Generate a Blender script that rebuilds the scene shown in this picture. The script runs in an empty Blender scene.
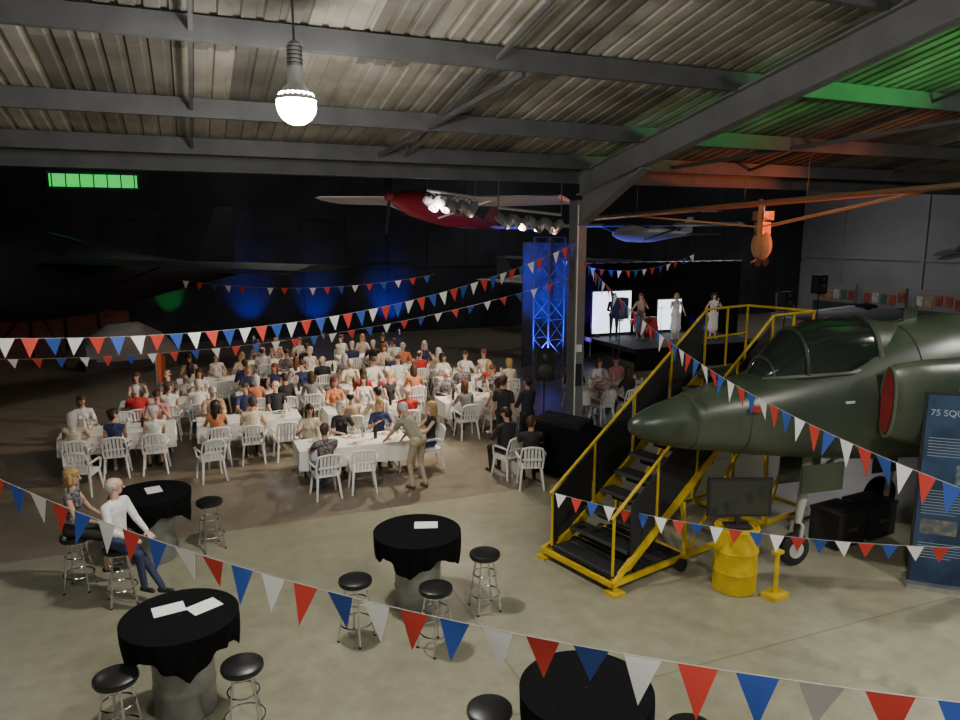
import bpy, bmesh, math, random
import numpy as np
from mathutils import Vector, Matrix
random.seed(11)
AZ=math.radians(22); ca,sa=math.cos(AZ),math.sin(AZ)
def P(x,y,z=0): # camera-aligned frame (x right, y forward; positions worked out from image pixels) -> building frame
    return Vector((ca*x+sa*y,-sa*x+ca*y,z))
col=bpy.context.scene.collection
# ---------------------------------------------------------------- materials
MATS={}
def mat(name,c,rough=.6,metal=0,var=0,scale=6,es=0,bump=0,c2=None,spec=.5,coat=0):
    if name in MATS: return MATS[name]
    m=bpy.data.materials.new(name); m.use_nodes=True
    nt=m.node_tree; b=nt.nodes['Principled BSDF']
    b.inputs['Base Color'].default_value=(*c,1); b.inputs['Roughness'].default_value=rough
    b.inputs['Metallic'].default_value=metal; b.inputs['Specular IOR Level'].default_value=spec
    b.inputs['Coat Weight'].default_value=coat
    if es:
        b.inputs['Emission Color'].default_value=(*c,1); b.inputs['Emission Strength'].default_value=es
    if var or c2 or bump:
        tc=nt.nodes.new('ShaderNodeTexCoord'); n=nt.nodes.new('ShaderNodeTexNoise')
        n.inputs['Scale'].default_value=scale; n.inputs['Detail'].default_value=4
        nt.links.new(tc.outputs['Object'],n.inputs['Vector'])
        if var or c2:
            r=nt.nodes.new('ShaderNodeValToRGB')
            a=c if c2 else tuple(x*(1-var) for x in c); d=c2 if c2 else tuple(min(1,x*(1+var)) for x in c)
            r.color_ramp.elements[0].position=.42 if c2 else .3; r.color_ramp.elements[1].position=.56 if c2 else .7
            r.color_ramp.elements[0].color=(*a,1); r.color_ramp.elements[1].color=(*d,1)
            nt.links.new(n.outputs['Fac'],r.inputs['Fac']); nt.links.new(r.outputs['Color'],b.inputs['Base Color'])
        if bump:
            bm=nt.nodes.new('ShaderNodeBump'); bm.inputs['Strength'].default_value=bump; bm.inputs['Distance'].default_value=.02
            nt.links.new(n.outputs['Fac'],bm.inputs['Height']); nt.links.new(bm.outputs['Normal'],b.inputs['Normal'])
    MATS[name]=m; return m
# ---------------------------------------------------------------- mesh builder
class MB:
    def __init__(s): s.v=[];s.f=[];s.m=[];s.mats=[]
    def mi(s,m):
        if m not in s.mats: s.mats.append(m)
        return s.mats.index(m)
    def add(s,vs,fs,m):
        o=len(s.v); s.v+= [tuple(v) for v in vs]; k=s.mi(m)
        for f in fs: s.f.append([i+o for i in f]); s.m.append(k)
    def box(s,c,d,m,R=None):
        c=Vector(c); vs=[]
        for x in(-.5,.5):
            for y in(-.5,.5):
                for z in(-.5,.5):
                    p=Vector((x*d[0],y*d[1],z*d[2]))
                    if R: p=R@p
                    vs.append(c+p)
        s.add(vs,[(0,1,3,2),(4,6,7,5),(0,4,5,1),(2,3,7,6),(0,2,6,4),(1,5,7,3)],m)
    def bar(s,a,b,w,h,m):
        a=Vector(a);b=Vector(b);d=b-a
        z=d.normalized(); up=Vector((0,0,1)) if abs(z.z)<.95 else Vector((0,1,0))
        x=z.cross(up).normalized(); y=x.cross(z)
        vs=[]
        for p in(a,b):
            for i,j in((-1,-1),(1,-1),(1,1),(-1,1)): vs.append(p+x*w/2*i+y*h/2*j)
        s.add(vs,[(0,3,2,1),(4,5,6,7),(0,1,5,4),(1,2,6,5),(2,3,7,6),(3,0,4,7)],m)
    def loft(s,rings,m,cap=True,closed=True):
        n=len(rings[0]); vs=[p for r in rings for p in r]; fs=[]
        for i in range(len(rings)-1):
            for j in range(n if closed else n-1):
                k=(j+1)%n; fs.append((i*n+j,i*n+k,(i+1)*n+k,(i+1)*n+j))
        if cap: fs.append(tuple(range(n))[::-1]); fs.append(tuple(range((len(rings)-1)*n,len(rings)*n)))
        s.add(vs,fs,m)
    def tube(s,pts,r,m,n=8,closed=False):
        pts=[Vector(p) for p in pts]; N=len(pts); rings=[]
        rs=r if isinstance(r,(list,tuple)) else [r]*N
        ref=None
        for i,p in enumerate(pts):
            if closed: t=pts[(i+1)%N]-pts[i-1]
            else: t=pts[min(i+1,N-1)]-pts[max(i-1,0)]
            t.normalize()
            if ref is None: ref=Vector((0,0,1)) if abs(t.z)<.9 else Vector((1,0,0))
            x=t.cross(ref)
            if x.length<1e-3: x=t.cross(Vector((0,1,0)))
            x.normalize(); y=x.cross(t); ref=y.copy()
            rings.append([p+(x*math.cos(2*math.pi*j/n)+y*math.sin(2*math.pi*j/n))*rs[i] for j in range(n)])
        if closed: rings.append(rings[0])
        s.loft(rings,m,cap=not closed)
    def cyl(s,a,b,r0,r1,m,n=16): s.tube([a,b],[r0,r1],m,n)
    def lathe(s,prof,c,m,n=24,R=None,cap=True):
        c=Vector(c); rings=[]
        for r,z in prof:
            ring=[]
            for j in range(n):
                p=Vector((r*math.cos(2*math.pi*j/n),r*math.sin(2*math.pi*j/n),z))
                if R: p=R@p
                ring.append(c+p)
            rings.append(ring)
        s.loft(rings,m,cap=cap)
    def ell(s,c,rx,ry,rz,m,n=14,k=8,R=None):
        c=Vector(c); rings=[]
        for i in range(k+1):
            a=-math.pi/2+math.pi*i/k; rr=max(math.cos(a),.02)
            ring=[]
            for j in range(n):
                p=Vector((rx*rr*math.cos(2*math.pi*j/n),ry*rr*math.sin(2*math.pi*j/n),rz*math.sin(a)))
                if R:p=R@p
                ring.append(c+p)
            rings.append(ring)
        s.loft(rings,m)
    def mesh(s,name,sharp=35):
        me=bpy.data.meshes.new(name); me.from_pydata(s.v,[],s.f)
        for m in s.mats: me.materials.append(m)
        me.polygons.foreach_set('material_index',s.m)
        bm=bmesh.new(); bm.from_mesh(me); bmesh.ops.recalc_face_normals(bm,faces=bm.faces); bm.to_mesh(me); bm.free()
        me.polygons.foreach_set('use_smooth',[True]*len(me.polygons))
        try: me.set_sharp_from_angle(angle=math.radians(sharp))
        except Exception: pass
        return me
    def obj(s,name,loc=(0,0,0),rz=0,sharp=35):
        return inst(name,s.mesh(name,sharp),loc,rz)
def inst(name,me,loc=(0,0,0),rz=0):
    o=bpy.data.objects.new(name,me); o.location=loc; o.rotation_euler=(0,0,rz); col.objects.link(o); return o
def RX(a): return Matrix.Rotation(a,3,'X')
def RY(a): return Matrix.Rotation(a,3,'Y')
def RZ(a): return Matrix.Rotation(a,3,'Z')
# ---------------------------------------------------------------- common materials
steel=mat('painted_steel',(.080,.082,.086),.6,.0,var=.2,scale=2,spec=.3)
steel_r=mat('rafter_steel',(.15,.155,.16),.55,.0,var=.15,scale=2)
steel_d=mat('dark_steel',(.07,.075,.08),.5,.3,var=.2,scale=2)
chrome=mat('chrome',(.7,.7,.72),.18,1)
alu=mat('aluminium',(.5,.5,.5),.35,.8,var=.15)
black=mat('black_vinyl',(.012,.012,.013),.35)
blackcloth=mat('black_cloth',(.006,.006,.007),.95,var=.3,scale=20,spec=.1)
blackmat=mat('black_panel',(.014,.014,.016),.7)
whitecloth=mat('white_cloth',(.82,.80,.76),.8,var=.06,scale=12)
plastic=mat('white_plastic',(.80,.80,.78),.35)
yellow=mat('yellow_paint',(.56,.39,.012),.45,var=.2,scale=5)
paper=mat('paper',(.9,.9,.88),.7)
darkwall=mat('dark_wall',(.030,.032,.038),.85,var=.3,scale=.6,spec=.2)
greywall=mat('grey_wall',(.26,.255,.265),.8,var=.12,scale=.5)
glassm=mat('drink_glass',(.75,.72,.55),.1,0)
green_b=mat('bottle_dark',(.04,.03,.015),.12)
# ---------------------------------------------------------------- room shell
def floor_mat():
    m=bpy.data.materials.new('concrete_floor'); m.use_nodes=True; nt=m.node_tree; N=nt.nodes; L=nt.links
    b=N['Principled BSDF']; g=N.new('ShaderNodeNewGeometry')
    def noise(s,d=5,r=.6):
        n=N.new('ShaderNodeTexNoise'); n.inputs['Scale'].default_value=s; n.inputs['Detail'].default_value=d; n.inputs['Roughness'].default_value=r
        L.new(g.outputs['Position'],n.inputs['Vector']); return n
    def ramp(src,p0,c0,p1,c1):
        r=N.new('ShaderNodeValToRGB'); e=r.color_ramp.elements; e[0].position=p0;e[1].position=p1;e[0].color=(*c0,1);e[1].color=(*c1,1); L.new(src,r.inputs['Fac']); return r
    n1=noise(.35); n2=noise(3.5,6,.7)
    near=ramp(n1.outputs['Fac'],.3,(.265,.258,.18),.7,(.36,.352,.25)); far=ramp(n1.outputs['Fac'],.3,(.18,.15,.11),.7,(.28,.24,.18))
    sx=N.new('ShaderNodeSeparateXYZ'); L.new(g.outputs['Position'],sx.inputs[0])
    def math_(op,a,bv=None):
        q=N.new('ShaderNodeMath'); q.operation=op
        L.new(a,q.inputs[0])
        if bv is not None:
            if isinstance(bv,(int,float)): q.inputs[1].default_value=bv
            else: L.new(bv,q.inputs[1])
        return q.outputs[0]
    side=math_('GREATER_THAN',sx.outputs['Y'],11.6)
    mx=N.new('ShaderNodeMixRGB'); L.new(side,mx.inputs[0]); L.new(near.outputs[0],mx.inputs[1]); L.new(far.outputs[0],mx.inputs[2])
    st=ramp(n2.outputs['Fac'],.35,(.75,.75,.75),.65,(1,1,1))
    m2=N.new('ShaderNodeMixRGB'); m2.blend_type='MULTIPLY'; m2.inputs[0].default_value=1; L.new(mx.outputs[0],m2.inputs[1]); L.new(st.outputs[0],m2.inputs[2])
    def joint(ax,off,period):
        a=math_('ADD',sx.outputs[ax],off); a=math_('PINGPONG',a,period/2); return math_('LESS_THAN',a,.014)
    j=math_('MAXIMUM',joint('Y',58-11.6,5.8),joint('X',57.0,6.0))
    m3=N.new('ShaderNodeMixRGB'); L.new(math_('MULTIPLY',j,.4),m3.inputs[0]); L.new(m2.outputs[0],m3.inputs[1]); m3.inputs[2].default_value=(.08,.07,.05,1)
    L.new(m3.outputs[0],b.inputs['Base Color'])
    rr=ramp(n2.outputs['Fac'],.3,(.28,)*3,.7,(.44,)*3); L.new(rr.outputs[0],b.inputs['Roughness'])
    return m
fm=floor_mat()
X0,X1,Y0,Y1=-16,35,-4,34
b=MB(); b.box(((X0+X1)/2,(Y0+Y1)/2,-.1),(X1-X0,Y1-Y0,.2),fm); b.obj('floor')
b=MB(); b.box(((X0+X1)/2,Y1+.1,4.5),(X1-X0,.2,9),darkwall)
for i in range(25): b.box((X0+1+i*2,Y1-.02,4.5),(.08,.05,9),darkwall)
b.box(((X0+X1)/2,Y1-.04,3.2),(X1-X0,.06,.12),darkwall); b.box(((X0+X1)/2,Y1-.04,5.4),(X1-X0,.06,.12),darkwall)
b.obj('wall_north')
b=MB(); b.box((X1+.1,(Y0+Y1)/2,4.75),(.2,Y1-Y0,9.5),greywall)
for i in range(7): b.box((X1-.06,i*5+1,4.5),(.12,.25,9),greywall)
b.box((X1-.04,15,3.4),(.08,37,.12),greywall)
b.obj('wall_east')
b=MB(); b.box((X0-.1,(Y0+Y1)/2,4.75),(.2,Y1-Y0,9.5),darkwall); b.obj('wall_west')
b=MB(); b.box(((X0+X1)/2,Y0-.1,4.75),(X1-X0,.2,9.5),greywall); b.obj('wall_south')
def roof(y): return 6.15+.185*(14-y)
def ceil_mat():
    m=bpy.data.materials.new('roof_sheet'); m.use_nodes=True; nt=m.node_tree; N=nt.nodes; L=nt.links
    b=N['Principled BSDF']; g=N.new('ShaderNodeNewGeometry'); sx=N.new('ShaderNodeSeparateXYZ'); L.new(g.outputs['Position'],sx.inputs[0])
    def M(op,a,v):
        q=N.new('ShaderNodeMath'); q.operation=op; L.new(a,q.inputs[0]); q.inputs[1].default_value=v; return q.outputs[0]
    ix=M('FLOOR',M('DIVIDE',sx.outputs['X'],.75),0); iy=M('FLOOR',M('DIVIDE',sx.outputs['Y'],2.5),0)
    cx=N.new('ShaderNodeCombineXYZ'); L.new(ix,cx.inputs[0]); L.new(iy,cx.inputs[1])
    w=N.new('ShaderNodeTexWhiteNoise'); L.new(cx.outputs[0],w.inputs['Vector'])
    r=N.new('ShaderNodeValToRGB'); e=r.color_ramp.elements; e[0].color=(.12,.115,.105,1); e[1].color=(.36,.345,.30,1); e[1].position=.9
    L.new(w.outputs['Value'],r.inputs['Fac'])
    n=N.new('ShaderNodeTexNoise'); n.inputs['Scale'].default_value=1.5; n.inputs['Detail'].default_value=6; L.new(g.outputs['Position'],n.inputs['Vector'])
    r2=N.new('ShaderNodeValToRGB'); e=r2.color_ramp.elements; e[0].position=.3;e[0].color=(.5,.48,.42,1); e[1].position=.7
    L.new(n.outputs['Fac'],r2.inputs['Fac'])
    mx=N.new('ShaderNodeMixRGB'); mx.blend_type='MULTIPLY'; mx.inputs[0].default_value=1; L.new(r.outputs[0],mx.inputs[1]); L.new(r2.outputs[0],mx.inputs[2])
    L.new(mx.outputs[0],b.inputs['Base Color']); b.inputs['Roughness'].default_value=.6
    return m
cm=ceil_mat()
b=MB(); prof=[]; x=X0
while x<X1:
    prof+=[(x,0),(x+.15,0),(x+.17,.028),(x+.23,.028)]; x+=.25
b.loft([[ (px,yy,roof(yy)+.02+pz) for px,pz in prof] for yy in (Y0,14.2)],cm,cap=False,closed=False)
b.loft([[ (px,yy,roof(yy)+.12+pz*0) for px,pz in (prof[0],prof[-1])] for yy in (Y0,14.2)],steel_d,cap=False,closed=False)
b.obj('ceiling',sharp=20)
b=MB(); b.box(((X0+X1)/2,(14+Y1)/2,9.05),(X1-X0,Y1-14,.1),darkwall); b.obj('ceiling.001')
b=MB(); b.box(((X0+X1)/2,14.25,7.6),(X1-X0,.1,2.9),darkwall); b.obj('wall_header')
def ibeam(b,a,c,d,w,m,t=.03):
    a=Vector(a);c=Vector(c); z=(c-a).normalized(); up=Vector((0,0,1)) if abs(z.z)<.9 else Vector((0,1,0))
    x=z.cross(up).normalized(); y=x.cross(z)
    b.bar(a,c,t,d,m)
    for s in(-1,1): b.bar(a+y*s*(d/2-t/2),c+y*s*(d/2-t/2),w,t,m)
b=MB()
ibeam(b,(X0+.01,14,5.94),(X1-.15,14,5.94),.36,.22,steel); b.obj('eave_beam')
for yy in [13.35,11.55,9.05,6.55,4.05,1.55,-.95,-3.2]:
    b=MB(); zt=roof(yy)
    b.box((9.45,yy,zt-.14),(50.7,.02,.26),steel); b.box((9.45,yy+.045,zt-.02),(50.7,.1,.02),steel); b.box((9.45,yy+.045,zt-.265),(50.7,.1,.02),steel)
    b.obj('purlin')
b=MB()
for xx in(-4.5,.2,3.9,12,16.5):
    for y1,y2 in((11.55,13.35),(9.05,11.55),(6.55,9.05)):
        b.bar((xx,y1,roof(y1)-.16),(xx,y2,roof(y2)-.16),.05,.05,steel)
b.bar((3.4,13.3,6.1),(4.3,9.1,roof(9.1)-.3),.07,.07,steel); b.bar((9.9,13.3,6.1),(13.5,9.1,roof(9.1)-.3),.07,.07,steel)
b.obj('roof_bracing')
CX,CY=7.93,13.95
b=MB(); t=.03
ibeam(b,(CX,CY-.05,5.72),(CX,Y0+.1,roof(Y0+.1)-.55),.46,.22,steel_r)
vs=[(CX,13.75,5.5),(CX,13.75,4.9),(CX,11.6,roof(11.6)-.72)]
b.add([Vector(v)+Vector((dx,0,0)) for dx in(-.02,.02) for v in vs],[(0,1,2),(3,5,4),(0,3,4,1),(1,4,5,2),(2,5,3,0)],steel_r)
b.bar((CX,13.75,4.88),(CX,11.5,roof(11.5)-.74),.22,.03,steel_r)
b.obj('rafter')
b=MB()
for s in(-1,1): b.box((CX,CY+s*.16,2.7),(.24,.025,5.4),steel_r)
b.box((CX,CY,2.7),(.02,.32,5.4),steel_r); b.box((CX,CY,.02),(.45,.5,.04),steel_r)
b.box((CX-.02,CY-.19,1.6),(.16,.03,.5),blackmat); b.box((CX-.02,CY-.2,2.2),(.12,.05,.16),plastic)
b.tube([(CX-.1,CY-.19,0.05),(CX-.1,CY-.19,5.3)],.015,plastic,6)
b.obj('steel_column')
# ---------------------------------------------------------------- furniture meshes
def rslab(b,w,d,z0,z1,r,m,c=(0,0)):
    ring=[]
    for cx,cy,a0 in((w/2-r,d/2-r,0),(-w/2+r,d/2-r,90),(-w/2+r,-d/2+r,180),(w/2-r,-d/2+r,270)):
        for k in range(4):
            a=math.radians(a0+k*30); ring.append((c[0]+cx+r*math.cos(a),c[1]+cy+r*math.sin(a)))
    cxx,cyy=c
    ins=[((x-cxx)*.96+cxx,(y-cyy)*.96+cyy) for x,y in ring]
    b.loft([[(x,y,z0) for x,y in ins],[(x,y,z0+.006) for x,y in ring],[(x,y,z1-.006) for x,y in ring],[(x,y,z1) for x,y in ins]],m)
def chair_mesh():
    b=MB(); rslab(b,.44,.43,.415,.445,.07,plastic)
    b.box((0,.19,.39),(.38,.02,.05),plastic)
    for sx in(-1,1):
        b.box((sx*.19,0,.39),(.02,.36,.05),plastic)
        b.tube([(sx*.19,.17,.43),(sx*.235,.23,0)],[.026,.018],plastic,6)
        b.tube([(sx*.18,-.18,.43),(sx*.225,-.26,0)],[.026,.018],plastic,6)
        b.tube([(sx*.20,-.19,.42),(sx*.215,-.24,.62),(sx*.19,-.29,.80)],[.02,.02,.018],plastic,6)
        b.tube([(sx*.215,-.235,.62),(sx*.265,-.1,.655),(sx*.27,.08,.65),(sx*.255,.15,.62),(sx*.215,.19,.43)],[.016,.022,.022,.02,.016],plastic,6)
    pts=[(.19*math.cos(math.radians(a)),-.29-.02*math.sin(math.radians(a)),.80+.045*math.sin(math.radians(a))) for a in range(0,181,20)]
    b.tube(pts,.022,plastic,6)
    for i in range(5):
        x=-.13+i*.065; b.bar((x,-.20,.44),(x,-.305,.83),.046,.010,plastic)
    b.box((0,-.255,.6),(.36,.015,.03),plastic)
    return b.mesh('plastic_chair')
CHAIR=chair_mesh()
def stool_mesh():
    b=MB(); b.lathe([(.10,.69),(.185,.695),(.195,.72),(.19,.75),(.16,.765),(.02,.77)],(0,0,0),black,28)
    b.lathe([(.12,.67),(.17,.675),(.17,.692),(.12,.693)],(0,0,0),chrome,24)
    for k in range(4):
        a=math.pi/4+k*math.pi/2; c,s=math.cos(a),math.sin(a)
        b.tube([(.11*c,.11*s,.68),(.14*c,.14*s,.5),(.215*c,.215*s,.012)],.0125,chrome,8)
        b.cyl((.215*c,.215*s,0),(.215*c,.215*s,.02),.018,.016,black,8)
    for z,r in((.22,.185),(.48,.143)):
        b.tube([(r*math.cos(a*math.pi/12),r*math.sin(a*math.pi/12),z) for a in range(24)],.009,chrome,6,closed=True)
    return b.mesh('bar_stool')
STOOL=stool_mesh()
drumgrey=mat('drum_metal',(.30,.31,.30),.4,.6,var=.2,scale=4)
def drum_prof(h,r):
    p=[(r*.9,0),(r,.01)]
    for z in(.33,.66):
        p+=[(r,h*z-.03),(r*1.04,h*z),(r,h*z+.03)]
    return p+[(r,h-.01),(r*1.03,h-.005),(r*1.03,h+.01),(r*.95,h+.01),(r*.95,h-.01)]
def bartable_mesh(rot):
    b=MB(); b.lathe(drum_prof(.9,.29),(0,0,0),drumgrey,32)
    b.lathe([(.1,.9),(.53,.965),(.535,.985),(.53,.995),(.01,.996)],(0,0,0),blackmat,40)
    n=120; rings=[]
    R=.545
    def hem(a):
        c=abs(math.cos(2*(a)))
        return .24+.20*(1-c)**1.0+.02*math.sin(9*a+rot)
    for k in range(9):
        t=k/8; ring=[]
        for j in range(n):
            a=2*math.pi*j/n; h=hem(a)
            if k==0: r=R-.02; z=1.004
            else:
                tt=(k-1)/7; z=1.0-h*tt
                r=R+.004+ (.022*math.sin(16*a+rot)+.016*math.sin(7*a+1))*tt - .05*tt*tt
            ring.append((r*math.cos(a),r*math.sin(a),z))
        rings.append(ring)
    rings=[[(.01*math.cos(2*math.pi*j/n),.01*math.sin(2*math.pi*j/n),1.004) for j in range(n)]]+rings
    b.loft(rings,blackcloth,cap=False)
    return b.mesh('draped_bar_table',60)
bt=[bartable_mesh(0),bartable_mesh(2)]
b=MB(); b.box((0,0,.0015),(.21,.297,.002),paper); papermesh=b.mesh('paper_sheet')
def bar_table(x,y,rot,k,papers):
    p=P(x,y); inst('draped_bar_table',bt[k],p,rot)
    for dx,dy,a in papers: inst('paper_sheet',papermesh,p+P(dx,dy)+Vector((0,0,1.0055)),a)
bar_table(-.79,8.55,.3,0,[(.10,.16,-1.9)])
bar_table(-2.93,6.5,.9,1,[(-.15,.10,-1.4),(.18,.16,-1.1)])
bar_table(.87,5.35,.1,0,[])
bar_table(-4.75,9.9,.5,1,[(0,.1,.2)])
for i,(x,y) in enumerate([(.06,8.45),(-.5,7.56),(-1.44,7.75),(-3.28,5.9),(-2.2,6.08),(-4.05,10.25),(.08,5.45),(1.7,5.2),(-5.34,8.97),(-4.6,8.62)]):
    inst('bar_stool',STOOL,P(x,y),i*.37)
def dining_mesh(L=2.1,W=.8):
    b=MB(); per=[]
    def edge(x0,y0,x1,y1,k):
        for i in range(k): per.append((x0+(x1-x0)*i/k,y0+(y1-y0)*i/k))
    w,h=L/2,W/2
    edge(-w,-h,w,-h,42);edge(w,-h,w,h,16);edge(w,h,-w,h,42);edge(-w,h,-w,-h,16)
    rings=[]
    for k in range(6):
        t=k/5; ring=[]
        for j,(x,y) in enumerate(per):
            o=.012*t*(1+1.3*math.sin(j*.9)+.8*math.sin(j*.37+1))
            cx=abs(abs(x)-w)<1e-6; cy=abs(abs(y)-h)<1e-6
            nx=(1 if x>0 else -1) if cx else 0; ny=(1 if y>0 else -1) if cy else 0
            ring.append((x+nx*(.01+o),y+ny*(.01+o),.752-(.36+.02*math.sin(j*.2))*t))
        rings.append(ring)
    b.loft(rings,whitecloth,cap=False)
    b.add([(x*(1+.01/w),y*(1+.01/h),.752) for x,y in per],[tuple(range(len(per)))],whitecloth)
    b.box((0,0,.73),(L-.02,W-.02,.03),plastic)
    for sx in(-1,1):
        for sy in(-1,1): b.cyl((sx*(w-.2),sy*(h-.12),0),(sx*(w-.2),sy*(h-.12),.72),.018,.018,alu,8)
        b.cyl((sx*(w-.2),-h+.12,.15),(sx*(w-.2),h-.12,.15),.013,.013,alu,8)
    return b.mesh('dining_table',50)
DT=dining_mesh()
def ware_mesh(seed):
    rd=random.Random(seed); b=MB(); cer=mat('ceramic',(.85,.85,.83),.2); food=mat('food',(.45,.25,.08),.7,var=.4,scale=40)
    for sy in(-1,1):
        for i in range(3):
            x=(i-1)*.68; y=sy*.24
            b.lathe([(.06,0),(.07,.003),(.125,.016),(.122,.019),(.07,.008),(.005,.007)],(x,y,0),cer,20)
            b.ell((x,y,.016),.05,.04,.014,food,10,5)
            gx=x+.17; gy=y-sy*.07
            b.lathe([(.032,0),(.03,.004),(.005,.008),(.005,.07),(.03,.1),(.036,.14),(.03,.175),(.027,.175),(.032,.14),(.005,.1)],(gx,gy,0),glassm,12)
    for k in range(2):
        x=rd.uniform(-.85,.85); y=rd.uniform(-.06,.06)
        b.lathe([(.036,0),(.037,.17),(.03,.2),(.014,.23),(.013,.30),(.01,.30)],(x,y,0),green_b if k%2 else glassm,12)
    return b.mesh('tableware_set')
WARE=[ware_mesh(1),ware_mesh(2)]
# ---------------------------------------------------------------- people
LAB={'skin':0,'hair':1,'top':2,'bottom':3,'shoe':4,'eye':5,'lip':6}
def frame(a,b,ax):
    d=b-a; L=d.length; z=d/L if L>1e-6 else Vector((0,0,1))
    e=Vector(ax) if ax is not None else (Vector((0,1,0)) if abs(z.y)<.9 else Vector((1,0,0)))
    e=e-z*e.dot(z)
    if e.length<1e-3: e=Vector((.3,.9,.2)); e=e-z*e.dot(z)
    e.normalize(); return z,e,z.cross(e),L
def ik(a,t,l1,l2,h):
    d=t-a; D=min(d.length,(l1+l2)*.995); u=d.normalized(); c=(l1*l1+D*D-l2*l2)/(2*l1*D); c=max(-1,min(1,c))
    h=Vector(h); p=h-u*h.dot(u); p.normalize()
    return a+u*l1*c+p*l1*math.sqrt(1-c*c), a+u*D
def make_person(key,pel=(0,0,.56),lean=(0,-.08,1),hands=None,feet=None,yaw=0,pitch=0,woman=False,sleeve='short',legs='pants',hair='short',vox=.0105,elb=None,knee=None,twist=0,palm=None,curl=.5,dress=False):
    pel=Vector(pel); up=Vector(lean).normalized(); q=[]
    def C(a,b,ra,rb,l,k=1,ax=None): q.append((Vector(a),Vector(b),ra,rb,l,k,ax))
    tw=RZ(math.radians(twist)); R=tw@Vector((1,0,0))
    F=up.cross(R)
    if F.y<0 and abs(twist)<80: F=-F
    hw=.095; S=pel+up*.47; sw=.155 if woman else .175
    w0=.128 if woman else .145
    tb='top'
    hips=[pel+Vector((-hw,0,0)),pel+Vector((hw,0,0))]
    C(hips[0],hips[1],.105,.105,'bottom' if not dress else 'top',.95,(0,1,0))
    C(pel+up*.06,pel+up*.2,w0+.005,w0-.012 if woman else w0,tb,.75,F)
    C(pel+up*.2,pel+up*.38,w0-.01 if woman else w0+.003,w0+.012,tb,.72,F)
    C(S-R*(sw-.06)-up*.03,S+R*(sw-.06)-up*.03,.078,.078,tb,.9,F)
    C(S-R*(sw-.01)-up*.015,S+R*(sw-.01)-up*.015,.055,.055,tb)
    C(S-up*.01,S+up*.04,.075,.058,tb)
    if woman:
        for s in(-1,1): C(pel+up*.33+F*.075+R*s*.062,pel+up*.335+F*.08+R*s*.062,.052,.05,tb)
    H=S+up*.12+Vector((0,0,.10))+F*.02
    hy=RZ(math.radians(yaw+twist)); f=hy@Vector((0,1,0)); r=hy@Vector((1,0,0)); pr=Matrix.Rotation(math.radians(pitch),3,r); f=pr@f; u=pr@Vector((0,0,1))
    C(S-up*.01,H-u*.06-f*.015,.056,.05,'skin')
    C(H+u*.028-f*.028,H+u*.028+f*.012,.085,.080,'skin',.88,r)
    C(H+f*.02,H-u*.062+f*.032,.066,.044,'skin',.92,r)
    C(H+f*.086+u*.004,H+f*.102-u*.026,.008,.013,'skin')
    for s in(-1,1):
        C(H+r*s*.078-u*.015-f*.008,H+r*s*.08+u*.015-f*.012,.014,.018,'skin',.6,r)
        C(H+f*.079+r*s*.031+u*.008,H+f*.079+r*s*.033+u*.008,.011,.011,'eye')
        C(H+f*.084+r*s*.02+u*.026,H+f*.078+r*s*.043+u*.026,.005,.005,'hair')
    C(H+f*.076-u*.056-r*.017,H+f*.076-u*.056+r*.017,.0085,.0085,'lip')
    if hair!='bald': C(H+u*.04-f*.03,H+u*.048+f*.008,.093,.086,'hair',.9,r)
    else: C(H+u*.012-f*.038,H+u*.022-f*.028,.084,.082,'hair',1,r)
    if hair=='short': C(H-u*.02-f*.045,H+u*.02-f*.04,.068,.08,'hair',1,r)
    if hair=='long':
        C(H+u*.02-f*.04,H-u*.12-f*.06,.088,.07,'hair',1,r); C(H-u*.12-f*.06,H-u*.24-f*.075,.07,.05,'hair',.6,f)
        for s in(-1,1): C(H+u*.02+r*s*.065-f*.01,H-u*.14+r*s*.075-f*.005,.032,.025,'hair')
    if hair=='bob':
        C(H+u*.01-f*.035,H-u*.09-f*.04,.09,.075,'hair',1,r)
        for s in(-1,1): C(H+u*.02+r*s*.062-f*.01,H-u*.07+r*s*.072-f*.005,.034,.03,'hair')
    if hair=='bun':
        C(H+u*.01-f*.04,H-u*.05-f*.045,.082,.06,'hair'); C(H+u*.08-f*.09,H+u*.085-f*.095,.04,.04,'hair')
    if hands is None: hands=[(-.16,.40,.80),(.16,.40,.80)]
    for i,s in enumerate((-1,1)):
        sh=S+R*s*sw-up*.02; hint=(elb[i] if elb else (s*.6,-.3,-1))
        e,wst=ik(sh,Vector(hands[i]),.28,.245,hint)
        lw=.85 if woman else 1
        if sleeve=='none': C(sh,e,.048*lw,.038*lw,'skin')
        elif sleeve=='short':
            C(sh,e,.046*lw,.038*lw,'skin'); C(sh,sh.lerp(e,.62),.056*lw,.055*lw,'top')
        else: C(sh,e,.056*lw,.046*lw,'top')
        if sleeve=='long': C(e,e.lerp(wst,.93),.046*lw,.033*lw,'top'); C(e.lerp(wst,.85),wst,.026,.024,'skin')
        else: C(e,wst,.039*lw,.025*lw,'skin')
        d=(wst-e).normalized(); n=Vector(palm[i]) if palm else Vector((0,0,1)); n=(n-d*n.dot(d)); n=n.normalized() if n.length>1e-3 else Vector((0,0,1)); sd=d.cross(n).normalized()
        C(wst+d*.02,wst+d*.07,.030,.037,'skin',.42,n)
        for k in range(4):
            o=(k-1.5); ln=(.036,.042,.04,.031)[k]; b0=wst+d*.085+sd*o*.020
            d1=(d+sd*o*.16-n*.25*curl).normalized(); d2=(d+sd*o*.16-n*1.1*curl).normalized()
            b1=b0+d1*ln; b2=b1+d2*ln*.8
            C(b0-d*.02,b1,.0095,.009,'skin'); C(b1,b2,.009,.0075,'skin')
        inn=-s if abs(sd.x)<.2 else (-s if sd.x>0 else s)
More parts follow.
